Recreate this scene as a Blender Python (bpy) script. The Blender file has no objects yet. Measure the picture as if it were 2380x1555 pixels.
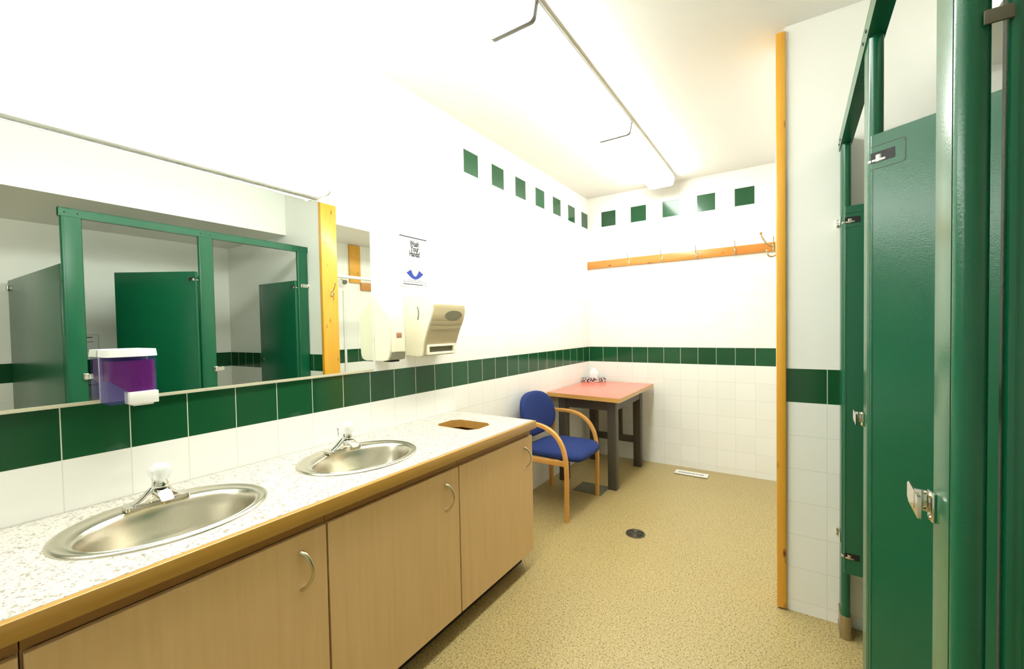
import bpy, bmesh, math, random
from mathutils import Vector, Matrix
random.seed(7)
SC = bpy.context.scene
COL = SC.collection
PI = math.pi

# ------------------------------------------------------------------ camera
F_PX, PPX, PPY = 974.986, 1206.249, 787.858
yaw, pitch, roll = -0.573555, -0.025507, -0.018217
fw = Vector((math.sin(yaw)*math.cos(pitch), math.cos(yaw)*math.cos(pitch), math.sin(pitch)))
rt = Vector((math.cos(yaw), -math.sin(yaw), 0))
up = rt.cross(fw)
rt2 = rt*math.cos(roll) + up*math.sin(roll)
up2 = -rt*math.sin(roll) + up*math.cos(roll)
cam = bpy.data.cameras.new('camera')
cam.sensor_fit = 'HORIZONTAL'; cam.sensor_width = 36
cam.lens = F_PX/2380*36
cam.shift_x = -(PPX-1190)/2380
cam.shift_y = (PPY-777.5)/2380
cam.clip_start = 0.02
camo = bpy.data.objects.new('camera', cam); COL.objects.link(camo)
m3 = Matrix((rt2, up2, -fw)).transposed()
camo.matrix_world = Matrix.Translation((1.80283, -4.17165, 1.34908)) @ m3.to_4x4()
SC.camera = camo

# ------------------------------------------------------------------ world, exposure
w = bpy.data.worlds.new('world'); SC.world = w; w.use_nodes = True
w.node_tree.nodes['Background'].inputs[0].default_value = (0.9, 0.95, 1.0, 1)
w.node_tree.nodes['Background'].inputs[1].default_value = 0.05
SC.view_settings.view_transform = 'Standard'
SC.view_settings.look = 'None'
SC.view_settings.exposure = 1.1
SC.view_settings.gamma = 1.0
SC.view_settings.use_curve_mapping = False
LIGHT_CEIL = 10.5      # emission of the ceiling fluorescents
LIGHT_WALL = 8.5      # emission of the lamp over the mirror
LIGHT_COL = (0.98, 1.0, 0.965)

# ------------------------------------------------------------------ materials
def lin(c):
    c = c/255.0
    return c/12.92 if c <= 0.04045 else ((c+0.055)/1.055)**2.4
def rgb(r, g, b): return (lin(r), lin(g), lin(b), 1)

class NT:
    def __init__(s, name):
        s.m = bpy.data.materials.new(name); s.m.use_nodes = True
        s.t = s.m.node_tree; s.n = s.t.nodes; s.l = s.t.links
        s.b = s.n['Principled BSDF']
    def node(s, typ, **kw):
        n = s.n.new(typ)
        for k, v in kw.items(): setattr(n, k, v)
        return n
    def put(s, sock, v):
        if isinstance(v, bpy.types.NodeSocket): s.l.new(v, sock)
        else: sock.default_value = v
    def math(s, op, a, b=None, c=None):
        n = s.node('ShaderNodeMath', operation=op)
        s.put(n.inputs[0], a)
        if b is not None: s.put(n.inputs[1], b)
        if c is not None: s.put(n.inputs[2], c)
        return n.outputs[0]
    def mix(s, f, a, b):
        n = s.node('ShaderNodeMix', data_type='RGBA')
        s.put(n.inputs[0], f); s.put(n.inputs[6], a); s.put(n.inputs[7], b)
        return n.outputs[2]
    def ramp(s, f, stops):
        n = s.node('ShaderNodeValToRGB')
        el = n.color_ramp.elements
        while len(el) < len(stops): el.new(0.5)
        for e, (p, c) in zip(el, stops):
            e.position = p; e.color = c
        s.put(n.inputs[0], f); return n.outputs[0]
    def noise(s, vec, scale, detail=2, rough=0.5, dist=0.0):
        n = s.node('ShaderNodeTexNoise')
        if vec is not None: s.l.new(vec, n.inputs['Vector'])
        n.inputs['Scale'].default_value = scale; n.inputs['Detail'].default_value = detail
        n.inputs['Roughness'].default_value = rough; n.inputs['Distortion'].default_value = dist
        return n
    def obj(s): return s.node('ShaderNodeTexCoord').outputs['Object']
    def scaled(s, vec, sc):
        n = s.node('ShaderNodeMapping'); s.l.new(vec, n.inputs[0]); n.inputs['Scale'].default_value = sc
        return n.outputs[0]
    def bump(s, h, strength, dist=0.001):
        n = s.node('ShaderNodeBump'); n.inputs['Strength'].default_value = strength
        n.inputs['Distance'].default_value = dist
        s.l.new(h, n.inputs['Height']); s.l.new(n.outputs[0], s.b.inputs['Normal'])
    def set(s, color=None, rough=0.5, metal=0.0, **kw):
        if color is not None: s.put(s.b.inputs['Base Color'], color)
        s.put(s.b.inputs['Roughness'], rough); s.b.inputs['Metallic'].default_value = metal
        for k, v in kw.items(): s.put(s.b.inputs[k], v)
        return s.m

MAT = {}
def simple(name, color, rough=0.5, metal=0.0, var=0.04, scale=30, **kw):
    t = NT(name)
    nz = t.noise(t.obj(), scale, 3)
    c1 = tuple(min(1, x*(1+var)) for x in color[:3])+(1,)
    c2 = tuple(x*(1-var) for x in color[:3])+(1,)
    MAT[name] = t.set(t.mix(nz.outputs[0], c1, c2), rough, metal, **kw)
    return MAT[name]

simple('white_paint', rgb(246, 246, 240), 0.55, var=0.01, scale=3)
simple('ceiling_paint', rgb(240, 240, 234), 0.7, var=0.01, scale=4)
simple('white_plastic', rgb(240, 240, 232), 0.3, var=0.01)
simple('white_enamel', rgb(238, 237, 228), 0.3, var=0.01)
simple('cream_plastic', rgb(246, 241, 214), 0.35, var=0.01)
simple('cream_face', rgb(240, 228, 190), 0.4, var=0.02)
simple('amber_window', rgb(176, 128, 98), 0.2)
simple('grey_lever', rgb(128, 126, 104), 0.45)
simple('dark_slot', rgb(92, 88, 70), 0.5)
simple('black', rgb(16, 15, 14), 0.6)
simple('plinth_shade', rgb(40, 30, 18), 0.8)
simple('chrome', rgb(222, 220, 212), 0.08, 1.0, var=0.01)
simple('satin_nickel', rgb(196, 184, 150), 0.28, 1.0, var=0.02)
simple('brass', rgb(200, 160, 90), 0.22, 1.0, var=0.02)
simple('zinc_shoe', rgb(176, 164, 140), 0.35, 1.0, var=0.05)
simple('mirror_glass', rgb(232, 238, 232), 0.0, 1.0, var=0.0)
simple('dark_grey_paint', rgb(74, 70, 58), 0.42, var=0.15, scale=25)
simple('pink_laminate', rgb(236, 122, 100), 0.2, var=0.02)
simple('grate_metal', rgb(92, 88, 76), 0.4, 0.8, var=0.2)
simple('grey_plate', rgb(112, 114, 92), 0.45, 0.2, var=0.12)
simple('paper', rgb(238, 240, 236), 0.7, var=0.01)
simple('ink', rgb(28, 26, 24), 0.7)
simple('ink_grey', rgb(120, 118, 108), 0.7)
simple('ink_red', rgb(160, 80, 60), 0.7)
simple('ink_blue', rgb(40, 62, 150), 0.6)
simple('blue_grey', rgb(118, 130, 138), 0.4)
simple('seam_line', rgb(12, 50, 36), 0.5)
simple('lamp_joint', rgb(128, 128, 121), 0.5)
simple('side_metal', rgb(150, 150, 140), 0.5)
simple('trim_metal', rgb(222, 216, 188), 0.35, 0.3)
simple('clear_plate', rgb(170, 164, 204), 0.2)
simple('tissue', rgb(246, 246, 244), 0.8, var=0.01)

# green stall paint with a light orange-peel
t = NT('green_paint'); nz = t.noise(t.obj(), 260, 2); n2 = t.noise(t.obj(), 4, 2)
t.bump(nz.outputs[0], 0.35, 0.0006)
MAT['green_paint'] = t.set(t.mix(n2.outputs[0], rgb(12, 86, 56), rgb(16, 94, 62)), 0.25, 0.0)

# stainless steel
t = NT('stainless'); nz = t.noise(t.scaled(t.obj(), (8, 120, 8)), 6, 3)
MAT['stainless'] = t.set(t.mix(nz.outputs[0], rgb(232, 226, 208), rgb(212, 206, 188)), 0.28, 1.0)

# woods
def wood(name, c1, c2, axis, rough=0.35, knots=True, grain=1.0, bw=0.5):
    t = NT(name); o = t.obj()
    sc = [26*grain]*3; sc[axis] = 1.2*grain
    nz = t.noise(t.scaled(o, sc), 2.2, 5, 0.6, 0.4)
    col = t.mix(nz.outputs[0], c1, c2)
    if knots:
        ks = [16, 16, 16]; ks[axis] = 5.5
        v = t.node('ShaderNodeTexVoronoi'); t.l.new(t.scaled(o, ks), v.inputs['Vector'])
        v.inputs['Scale'].default_value = 1.0
        f = t.math('LESS_THAN', v.outputs['Distance'], 0.10)
        f2 = t.ramp(v.outputs['Distance'], [(0.04, (1, 1, 1, 1)), (0.16, (0, 0, 0, 1))])
        col = t.mix(f2, col, rgb(110, 58, 14))
    MAT[name] = t.set(col, rough, **{'Coat Weight': 0.35, 'Coat Roughness': 0.15})
    return MAT[name]
wood('pine_vertical', rgb(238, 182, 66), rgb(220, 152, 38), 2)
wood('pine_along_x', rgb(226, 152, 66), rgb(204, 122, 36), 0)
wood('pine_along_y', rgb(210, 150, 70), rgb(186, 116, 44), 1)
wood('oak_edge', rgb(196, 152, 70), rgb(172, 126, 48), 1, knots=False)
wood('beech', rgb(222, 168, 90), rgb(204, 146, 66), 2, knots=False)
wood('edge_ply', rgb(216, 168, 92), rgb(196, 144, 66), 0, knots=False)
wood('maple_laminate', rgb(230, 196, 142), rgb(212, 174, 118), 2, rough=0.4, knots=False, grain=0.8)
wood('maple_shaded', rgb(170, 122, 58), rgb(150, 102, 42), 1, rough=0.5, knots=False)  # maple darkened: shade under the worktop edge put into the rail colour

# speckled laminate worktop
t = NT('speckled_laminate'); o = t.obj()
a = t.noise(o, 95, 4, 0.65); b = t.noise(o, 150, 2)
c = t.mix(t.ramp(a.outputs[0], [(0.36, (1, 1, 1, 1)), (0.46, (0, 0, 0, 1))]), rgb(202, 199, 187), rgb(138, 130, 112))
c = t.mix(t.ramp(b.outputs[0], [(0.62, (0, 0, 0, 1)), (0.70, (1, 1, 1, 1))]), c, rgb(172, 148, 132))
MAT['speckled_laminate'] = t.set(c, 0.42)

# speckled floor
t = NT('speckled_floor'); o = t.obj()
a = t.noise(o, 130, 3, 0.7); b = t.noise(o, 210, 2, 0.6); d = t.noise(o, 1.3, 3)
c = t.mix(d.outputs[0], rgb(170, 149, 97), rgb(186, 166, 108))
c = t.mix(t.ramp(a.outputs[0], [(0.38, (1, 1, 1, 1)), (0.47, (0, 0, 0, 1))]), c, rgb(96, 78, 42))
c = t.mix(t.ramp(b.outputs[0], [(0.58, (0, 0, 0, 1)), (0.66, (1, 1, 1, 1))]), c, rgb(222, 208, 158))
t.bump(a.outputs[0], 0.2, 0.001)
MAT['speckled_floor'] = t.set(c, 0.38)

# blue upholstery
t = NT('blue_fabric'); nz = t.noise(t.obj(), 420, 2); n2 = t.noise(t.obj(), 12, 3)
t.bump(nz.outputs[0], 0.5, 0.0008)
c = t.mix(nz.outputs[0], rgb(14, 34, 88), rgb(24, 50, 116))
MAT['blue_fabric'] = t.set(t.mix(t.math('MULTIPLY', n2.outputs[0], 0.3), c, rgb(32, 58, 124)), 0.9, **{'Sheen Weight': 0.0})

# floral tissue box
t = NT('floral_card'); v = t.node('ShaderNodeTexVoronoi'); t.l.new(t.obj(), v.inputs['Vector']); v.inputs['Scale'].default_value = 60
nz = t.noise(t.obj(), 90, 2)
f = t.ramp(t.math('ADD', v.outputs['Distance'], t.math('MULTIPLY', nz.outputs[0], 0.5)), [(0.72, (1, 1, 1, 1)), (0.82, (0, 0, 0, 1))])
MAT['floral_card'] = t.set(t.mix(f, rgb(222, 210, 204), rgb(58, 44, 48)), 0.5)

# translucent plastics
t = NT('violet_tank'); MAT['violet_tank'] = t.set(rgb(70, 58, 160), 0.06, Alpha=0.26)
t = NT('purple_soap'); MAT['purple_soap'] = t.set(rgb(104, 8, 72), 0.25)
t = NT('clear_acrylic'); MAT['clear_acrylic'] = t.set(rgb(244, 246, 244), 0.04, Alpha=0.42)

# light diffusers
def lamp_mat(name, s):
    t = NT(name)
    t.set(rgb(250, 250, 244), 0.4)
    t.b.inputs['Emission Color'].default_value = LIGHT_COL + (1,)
    t.b.inputs['Emission Strength'].default_value = s
    MAT[name] = t.m
lamp_mat('ceiling_diffuser', LIGHT_CEIL)
lamp_mat('wall_diffuser', LIGHT_WALL)

# tiled walls: horizontal axis, joint offset, tiled above the band?, row of green squares
T = 0.155; ZB = 0.98425; ZS = 2.3865
def tile_wall(name, axis, off, above, squares=None, grout_white=0.28):
    t = NT(name)
    g = t.node('ShaderNodeNewGeometry'); s = t.node('ShaderNodeSeparateXYZ'); t.l.new(g.outputs['Position'], s.inputs[0])
    h = t.math('SUBTRACT', s.outputs[axis], off); z = s.outputs[2]
    hu = t.math('DIVIDE', h, T); hi = t.math('FLOOR', hu); hf = t.math('SUBTRACT', hu, hi)
    zu = t.math('DIVIDE', t.math('SUBTRACT', z, ZB), T); zi = t.math('FLOOR', zu); zf = t.math('SUBTRACT', zu, zi)
    gw = 0.009
    def edge(fr): return t.math('SUBTRACT', 0.5, t.math('ABSOLUTE', t.math('SUBTRACT', fr, 0.5)))
    eh = edge(hf); ez = edge(zf)
    lh = t.math('LESS_THAN', eh, gw); lz = t.math('LESS_THAN', ez, gw)
    line = t.math('MAXIMUM', lh, lz)
    inband = t.math('MULTIPLY', t.math('GREATER_THAN', z, ZB), t.math('LESS_THAN', z, ZB+T))
    below = t.math('LESS_THAN', z, ZB+T)
    tiled = 1.0 if above else below
    # white ground
    vt = t.node('ShaderNodeTexWhiteNoise', noise_dimensions='2D')
    cmb = t.node('ShaderNodeCombineXYZ'); t.l.new(hi, cmb.inputs[0]); t.l.new(zi, cmb.inputs[1]); t.l.new(cmb.outputs[0], vt.inputs['Vector'])
    white = t.mix(vt.outputs['Value'], rgb(247, 247, 240), rgb(244, 244, 236))
    wl = t.math('MULTIPLY', line, grout_white)
    wl = t.math('MULTIPLY', wl, tiled)
    if not above: white = t.mix(below, rgb(246, 246, 239), white)
    col = t.mix(wl, white, rgb(176, 172, 150))
    # green
    green = t.mix(vt.outputs['Value'], rgb(20, 71, 39), rgb(26, 83, 48))
    green = t.mix(lh, green, rgb(210, 218, 196))
    gmask = inband
    if squares:
        par, lo, hi_ = squares     # parity of green tiles, index limits
        zz = t.math('MULTIPLY', t.math('GREATER_THAN', z, ZS), t.math('LESS_THAN', z, ZS+T*0.985))
        m = t.math('FLOORED_MODULO', hi, 2.0)
        m = t.math('COMPARE', m, float(par), 0.1)
        lim = t.math('MULTIPLY', t.math('GREATER_THAN', hi, lo-0.5), t.math('LESS_THAN', hi, hi_+0.5))
        nog = t.math('SUBTRACT', 1.0, lh)
        sq = t.math('MULTIPLY', t.math('MULTIPLY', zz, m), t.math('MULTIPLY', lim, nog))
        gmask = t.math('MAXIMUM', inband, sq)
    col = t.mix(gmask, col, green)
    glossy = t.math('MAXIMUM', tiled, 0.0) if not above else 1.0
    if above: rough = 0.13
    else: rough = t.math('SUBTRACT', 0.5, t.math('MULTIPLY', below, 0.37))
    # recessed joints and the slight waviness of hand-set tiles
    wav = t.noise(g.outputs['Position'], 7, 1)
    hgt = t.math('SUBTRACT', t.math('MULTIPLY', wav.outputs[0], 0.3), t.math('MULTIPLY', line, tiled))
    bn = t.node('ShaderNodeBump'); bn.inputs['Strength'].default_value = 0.35; bn.inputs['Distance'].default_value = 0.0012
    t.l.new(hgt, bn.inputs['Height']); t.l.new(bn.outputs[0], t.b.inputs['Normal'])
    MAT[name] = t.set(col, rough)
tile_wall('tiles_left', 1, 0.0, True, (1, -13, -1))
tile_wall('tiles_back', 0, 0.0, True, (1, 1, 9))
tile_wall('tiles_stub', 0, 1.943, False)
tile_wall('tiles_far', 1, -1.8585, False)
tile_wall('tiles_nook', 1, 0.0, True)

# ------------------------------------------------------------------ mesh helpers (all coordinates are world metres)
WM = {}
def link_mesh(name, bm, mat, parent=None, smooth=38, mats=None):
    me = bpy.data.meshes.new(name)
    if parent is not None:
        bm.transform(WM[parent.name].inverted())
    bmesh.ops.recalc_face_normals(bm, faces=bm.faces)
    if smooth:
        ca = math.radians(smooth)
        for e in bm.edges:
            if len(e.link_faces) == 2: e.smooth = e.calc_face_angle(0) < ca
        for f in bm.faces: f.smooth = True
    bm.to_mesh(me); bm.free()
    for m_ in (mats or [mat]): me.materials.append(MAT[m_])
    o = bpy.data.objects.new(name, me); COL.objects.link(o)
    if parent is not None:
        o.parent = parent; WM[o.name] = WM[parent.name]
    else: WM[o.name] = Matrix.Identity(4)
    return o
def tag(o, label, cat, group=None, kind=None):
    if label: o['label'] = label
    if cat: o['category'] = cat
    if group: o['group'] = group
    if kind: o['kind'] = kind
    return o
def thing(name, label, cat, loc, group=None, rz=0):
    o = bpy.data.objects.new(name, None); COL.objects.link(o)
    o.empty_display_size = 0.05
    o.location = loc; o.rotation_euler = (0, 0, rz)
    WM[o.name] = Matrix.Translation(loc) @ Matrix.Rotation(rz, 4, 'Z')
    return tag(o, label, cat, group)
def dup(root, delta, label):
    r = root.copy(); COL.objects.link(r); r.location = Vector(root.location)+Vector(delta); r['label'] = label
    WM[r.name] = Matrix.Translation(delta) @ WM[root.name]
    for ch in list(root.children):
        c = ch.copy(); COL.objects.link(c); c.parent = r
        for g in list(ch.children):
            d = g.copy(); COL.objects.link(d); d.parent = c
    return r
def struct(name, bm, mat, smooth=0):
    o = link_mesh(name, bm, mat, None, smooth); o['kind'] = 'structure'; return o

def box(bm, x0, x1, y0, y1, z0, z1, bev=0.0, seg=2, M=None):
    r = bmesh.ops.create_cube(bm, size=1)
    vs = r['verts']
    bmesh.ops.scale(bm, vec=(abs(x1-x0), abs(y1-y0), abs(z1-z0)), verts=vs)
    bmesh.ops.translate(bm, vec=((x0+x1)/2, (y0+y1)/2, (z0+z1)/2), verts=vs)
    if bev > 0:
        es = list({e for v in vs for e in v.link_edges})
        rr = bmesh.ops.bevel(bm, geom=es, offset=bev, segments=seg, affect='EDGES', profile=0.5)
        vs = list({v for v in rr['verts']} | {v for v in vs if v.is_valid})
    if M is not None: bmesh.ops.transform(bm, matrix=M, verts=vs)
    return vs
def BM(): return bmesh.new()
def boxbm(*a, **k):
    b = BM(); box(b, *a, **k); return b
def cyl(bm, p0, p1, r, r2=None, n=24):
    p0 = Vector(p0); p1 = Vector(p1); d = p1-p0
    rr = bmesh.ops.create_cone(bm, cap_ends=True, segments=n, radius1=r, radius2=r if r2 is None else r2, depth=d.length)
    M = Matrix.Translation((p0+p1)/2) @ d.to_track_quat('Z', 'Y').to_matrix().to_4x4()
    bmesh.ops.transform(bm, matrix=M, verts=rr['verts'])
    return rr['verts']
def sweep(bm, pts, section, side=None, scales=None):
    """section: list of (a,b) offsets along side axis / normal axis, swept along pts"""
    pts = [Vector(p) for p in pts]; rings = []
    for i, p in enumerate(pts):
        tg = (pts[min(i+1, len(pts)-1)]-pts[max(i-1, 0)]).normalized()
        sd = Vector(side) if side is not None else (tg.cross(Vector((0, 0, 1))) if abs(tg.z) < 0.95 else Vector((1, 0, 0)))
        sd = (sd - tg*sd.dot(tg)).normalized(); nn = tg.cross(sd)
        k = scales[i] if scales else 1
        rings.append([bm.verts.new(p+sd*a*k+nn*b*k) for a, b in section])
    n = len(section)
    for i in range(len(rings)-1):
        for j in range(n):
            bm.faces.new((rings[i][j], rings[i][(j+1) % n], rings[i+1][(j+1) % n], rings[i+1][j]))
    bm.faces.new(rings[0]); bm.faces.new(rings[-1][::-1])
def circ(r, n=12): return [(r*math.cos(2*PI*i/n), r*math.sin(2*PI*i/n)) for i in range(n)]
def rrect(a, b, r, n=3):
    out = []
    for cx, cy, a0 in ((a-r, b-r, 0), (-a+r, b-r, 90), (-a+r, -b+r, 180), (a-r, -b+r, 270)):
        for i in range(n+1):
            th = math.radians(a0+90*i/n); out.append((cx+r*math.cos(th), cy+r*math.sin(th)))
    return out
def catmull(P, k=6):
    P = [Vector(p) for p in P]; out = []
    for i in range(len(P)-1):
        p0 = P[max(i-1, 0)]; p1 = P[i]; p2 = P[i+1]; p3 = P[min(i+2, len(P)-1)]
        for j in range(k):
            t_ = j/k
            out.append(0.5*((2*p1)+(-p0+p2)*t_+(2*p0-5*p1+4*p2-p3)*t_*t_+(-p0+3*p1-3*p2+p3)*t_**3))
    out.append(P[-1]); return out
def prism(bm, poly, axis, a, b):
    """poly: 2D points in the other two axes (in xyz order), extruded along axis from a to b"""
    def mk(u, v, w_):
        c = [0, 0, 0]; o = [i for i in range(3) if i != axis]
        c[o[0]] = u; c[o[1]] = v; c[axis] = w_; return bm.verts.new(c)
    A = [mk(u, v, a) for u, v in poly]; B = [mk(u, v, b) for u, v in poly]
    n = len(poly)
    bm.faces.new(A); bm.faces.new(B[::-1])
    for i in range(n): bm.faces.new((A[i], B[i], B[(i+1) % n], A[(i+1) % n]))
    return A+B
def bevel_all(bm, off, seg=2, ang=30):
    es = [e for e in bm.edges if len(e.link_faces) == 2 and e.calc_face_angle(0) > math.radians(ang)]
    bmesh.ops.bevel(bm, geom=es, offset=off, segments=seg, affect='EDGES', profile=0.5)
def lathe(bm, prof, c, n=28, M=None):
    """prof: (r,z) points; revolved round the z axis at c"""
    rings = []
    for r, z in prof:
        if r < 1e-6: rings.append([bm.verts.new((0, 0, z))])
        else: rings.append([bm.verts.new((r*math.cos(2*PI*i/n), r*math.sin(2*PI*i/n), z)) for i in range(n)])
    for A, B in zip(rings, rings[1:]):
        for i in range(n):
            j = (i+1) % n
            if len(A) == 1 and len(B) == 1: continue
            if len(A) == 1: bm.faces.new((A[0], B[i], B[j]))
            elif len(B) == 1: bm.faces.new((A[i], A[j], B[0]))
            else: bm.faces.new((A[i], A[j], B[j], B[i]))
    vs = [v for R in rings for v in R]
    MM = Matrix.Translation(c) @ (M if M is not None else Matrix.Identity(4))
    bmesh.ops.transform(bm, matrix=MM, verts=vs)
    return vs

# ------------------------------------------------------------------ the room
CZ = 2.7015; YS = -1.8585; XE = 1.788
YF = -6.6     # wall behind the camera
struct('floor', boxbm(-0.1, 3.6, YF-0.1, 0.1, -0.1, 0), 'speckled_floor')
struct('ceiling', boxbm(-0.1, 3.6, YF-0.1, 0.1, CZ, CZ+0.1), 'ceiling_paint')
struct('wall_left', boxbm(-0.1, 0, YF-0.1, 0.1, 0, CZ), 'tiles_left')
struct('wall_back', boxbm(0, 3.5, 0, 0.1, 0, CZ), 'tiles_back')
struct('wall_right', boxbm(3.5, 3.6, YF, YS, 0, CZ), 'tiles_far')
struct('wall_front', boxbm(0, 3.5, YF-0.1, YF, 0, CZ), 'white_paint')
struct('wall_partition', boxbm(XE, 3.5, YS, -1.72, 0, CZ), 'tiles_stub')
struct('wall_nook', boxbm(2.50, 2.60, -1.72, 0, 0, CZ), 'tiles_nook')
struct('ceiling_nook', boxbm(XE+.002, 2.5, -1.72, 0, 2.368, CZ), 'white_paint')
# lowered ceiling over the stalls
struct('ceiling_lowered', boxbm(2.339, 3.5, YF, YS, 2.302, CZ), 'white_paint')
# pine board on the end of the partition wall
b = boxbm(1.7495, XE, -1.875, -1.716, 0.006, 2.678, bev=0.004)
# chamfered top and bottom corner on the room side
struct('trim_1', b, 'pine_vertical', 30)
tag(bpy.data.objects['trim_1'], 'tall varnished pine corner board with knots on the partition wall end', None)

# ------------------------------------------------------------------ ceiling fluorescents
def wrap_section(zt, half, depth, r):
    # x,z outline of a wrap-around lens, open side up
    pts = [(-half, zt)]
    for i in range(7):
        th = PI/2*i/6
        pts.append((-half+0.012+r-r*math.cos(th), zt-depth+r-r*math.sin(th)))
    for i in range(7):
        th = PI/2*(1-i/6)
        pts.append((half-0.012-r+r*math.cos(th), zt-depth+r-r*math.sin(th)))
    pts.append((half, zt))
    return pts
XL = 0.815
c1 = thing('ceiling_light', 'white ceiling fluorescent light nearest the back wall, its end over the green squares', 'ceiling light', (XL, -0.815, CZ), 'ceiling fluorescent lights in a row')
def ceil_light():
    y0, y1 = -1.425, -0.205
    b = BM(); box(b, XL-0.125, XL+0.125, y0, y1, CZ-0.018, CZ, bev=0.003); link_mesh('housing', b, 'white_enamel', c1)
    b = BM(); prism(b, [(XL+x, z) for x, z in wrap_section(CZ-0.018, 0.118, 0.072, 0.022)], 1, y0+0.006, y1-0.006)
    link_mesh('diffuser', b, 'ceiling_diffuser', c1)
    for ya, yb in ((y0-0.003, y0+0.010), (y1-0.008, y1+0.001)):
        b = BM(); prism(b, [(XL+x, z) for x, z in wrap_section(CZ-0.012, 0.1255, 0.0845, 0.024)], 1, ya, yb)
        link_mesh('end_cap', b, 'lamp_joint', c1)
    b = BM(); box(b, XL+0.119, XL+0.127, y0, y1, CZ-0.024, CZ-0.018); link_mesh('side_channel', b, 'side_metal', c1)
ceil_light()
dup(c1, (0, -1.226, 0), 'middle of the three white ceiling fluorescent lights, between two end joints')
dup(c1, (0, -2.452, 0), 'ceiling fluorescent light nearest the camera, cut by the top edge of the photo')

# lamp over the mirror
wl = thing('wall_light', 'long white fluorescent wall light above the mirror', 'wall light', (0, -4.27, 2.02))
def wlamp(y0, y1, z0, z1, d):
    r = 0.028
    sec = [(0.012, z0)]
    for i in range(7):
        th = PI/2*i/6; sec.append((d-r+r*math.sin(th), z0+r-r*math.cos(th)))
    for i in range(7):
        th = PI/2*i/6; sec.append((d-r+r*math.cos(th), z1-r+r*math.sin(th)))
    sec.append((0.012, z1))
    return sec, y0, y1
sec, y0, y1 = wlamp(-5.48, -3.055, 1.958, 2.088, 0.105)  # near end lengthened out of view to add fill light
b = BM(); prism(b, sec, 1, y0, y1); link_mesh('diffuser', b, 'wall_diffuser', wl)
b = BM(); box(b, 0.0, 0.022, y0-0.01, y1+0.012, 1.950, 2.10, bev=0.003); box(b, 0.0, 0.030, y0, y1, 1.951, 1.956, bev=0.001); link_mesh('housing', b, 'white_enamel', wl)
for ya, yb in ((y0-0.008, y0+0.001), (y1-0.001, y1+0.008)):
    s2, _, _ = wlamp(0, 0, 1.954, 2.092, 0.109)
    b = BM(); prism(b, s2, 1, ya, yb); link_mesh('end_cap', b, 'white_enamel', wl)

# ------------------------------------------------------------------ mirror
def mx(y): return 0.0125-0.0135*(y+3.4)
mi = thing('wall_mirror', 'large frameless wall mirror above the green tile band, reflecting the stalls', 'mirror', (0, -3.6, 1.142))
ya, yb = -4.62, -2.772
b = BM(); prism(b, [(mx(ya)-0.004, ya), (mx(ya), ya), (mx(yb), yb), (mx(yb)-0.003, yb)], 2, 1.149, 1.939)
link_mesh('glass', b, 'mirror_glass', mi, 0)
b = BM(); prism(b, [(0.001, ya), (mx(ya)-0.004, ya), (mx(yb)-0.003, yb), (0.001, yb)], 2, 1.149, 1.938); link_mesh('backing', b, 'grey_plate', mi, 0)
b = BM(); prism(b, [(0.001, ya), (mx(ya)+0.004, ya), (mx(yb)+0.003, yb), (0.001, yb)], 2, 1.1425, 1.149)
prism(b, [(mx(ya)+0.0005, ya), (mx(ya)+0.003, ya), (mx(yb)+0.003, yb), (mx(yb)+0.0005, yb)], 2, 1.149, 1.1522)
link_mesh('bottom_channel', b, 'trim_metal', mi, 0)

# ------------------------------------------------------------------ vanity cabinets
XF = 0.585
cb = thing('vanity_cabinet', 'maple-fronted vanity cabinet under the hole in the worktop, at the counter end', 'cabinet', (0.28, -2.478, 0), 'maple cabinets under the counter')
def cabinet():
    y0, y1 = -2.789, -2.168; t_ = 0.016
    b = BM()
    box(b, 0.006, XF-0.02, y0, y0+t_, 0.1, 0.784); box(b, 0.006, XF-0.02, y1-t_, y1, 0.1, 0.784)
    box(b, 0.006, 0.016, y0+t_, y1-t_, 0.1, 0.784); box(b, 0.016, XF-0.02, y0+t_, y1-t_, 0.1, 0.116)
    link_mesh('carcass', b, 'maple_laminate', cb, 0)
    link_mesh('top_rail', boxbm(XF-0.036, XF-0.014, y0, y1, 0.752, 0.784), 'maple_shaded', cb, 0)
    link_mesh('plinth', boxbm(0.006, 0.50, y0, y1, 0.0, 0.1), 'plinth_shade', cb, 0)  # shadow beneath the cabinet put into the dark plinth colour
    d = link_mesh('door', boxbm(XF-0.018, XF, y0+0.0025, y1-0.0025, 0.1, 0.749, bev=0.0012, seg=1), 'maple_laminate', cb)
    # bow handle near the far top corner
    yh = y1-0.072
    P = catmull([(XF-0.001, yh-0.012, 0.697), (XF+0.013, yh-0.004, 0.688), (XF+0.026, yh+0.004, 0.664), (XF+0.030, yh+0.006, 0.640), (XF+0.026, yh+0.004, 0.616), (XF+0.013, yh-0.004, 0.594), (XF-0.001, yh-0.012, 0.585)], 5)
    n = len(P); sc = [1.25-0.55*math.sin(PI*i/(n-1)) for i in range(n)]
    b = BM(); sweep(b, P, [(x*0.0075, y*0.0045) for x, y in circ(1, 12)], side=(0, 1, 0), scales=sc)
    link_mesh('handle', b, 'satin_nickel', d)
cabinet()
dup(cb, (0, -0.623, 0), 'maple-fronted vanity cabinet below the farther sink, with a bow handle')
dup(cb, (0, -1.246, 0), 'maple-fronted vanity cabinet below the nearer sink, with a bow handle')
dup(cb, (0, -1.869, 0), 'maple-fronted vanity cabinet at the lower left corner, mostly outside the photo')

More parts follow.
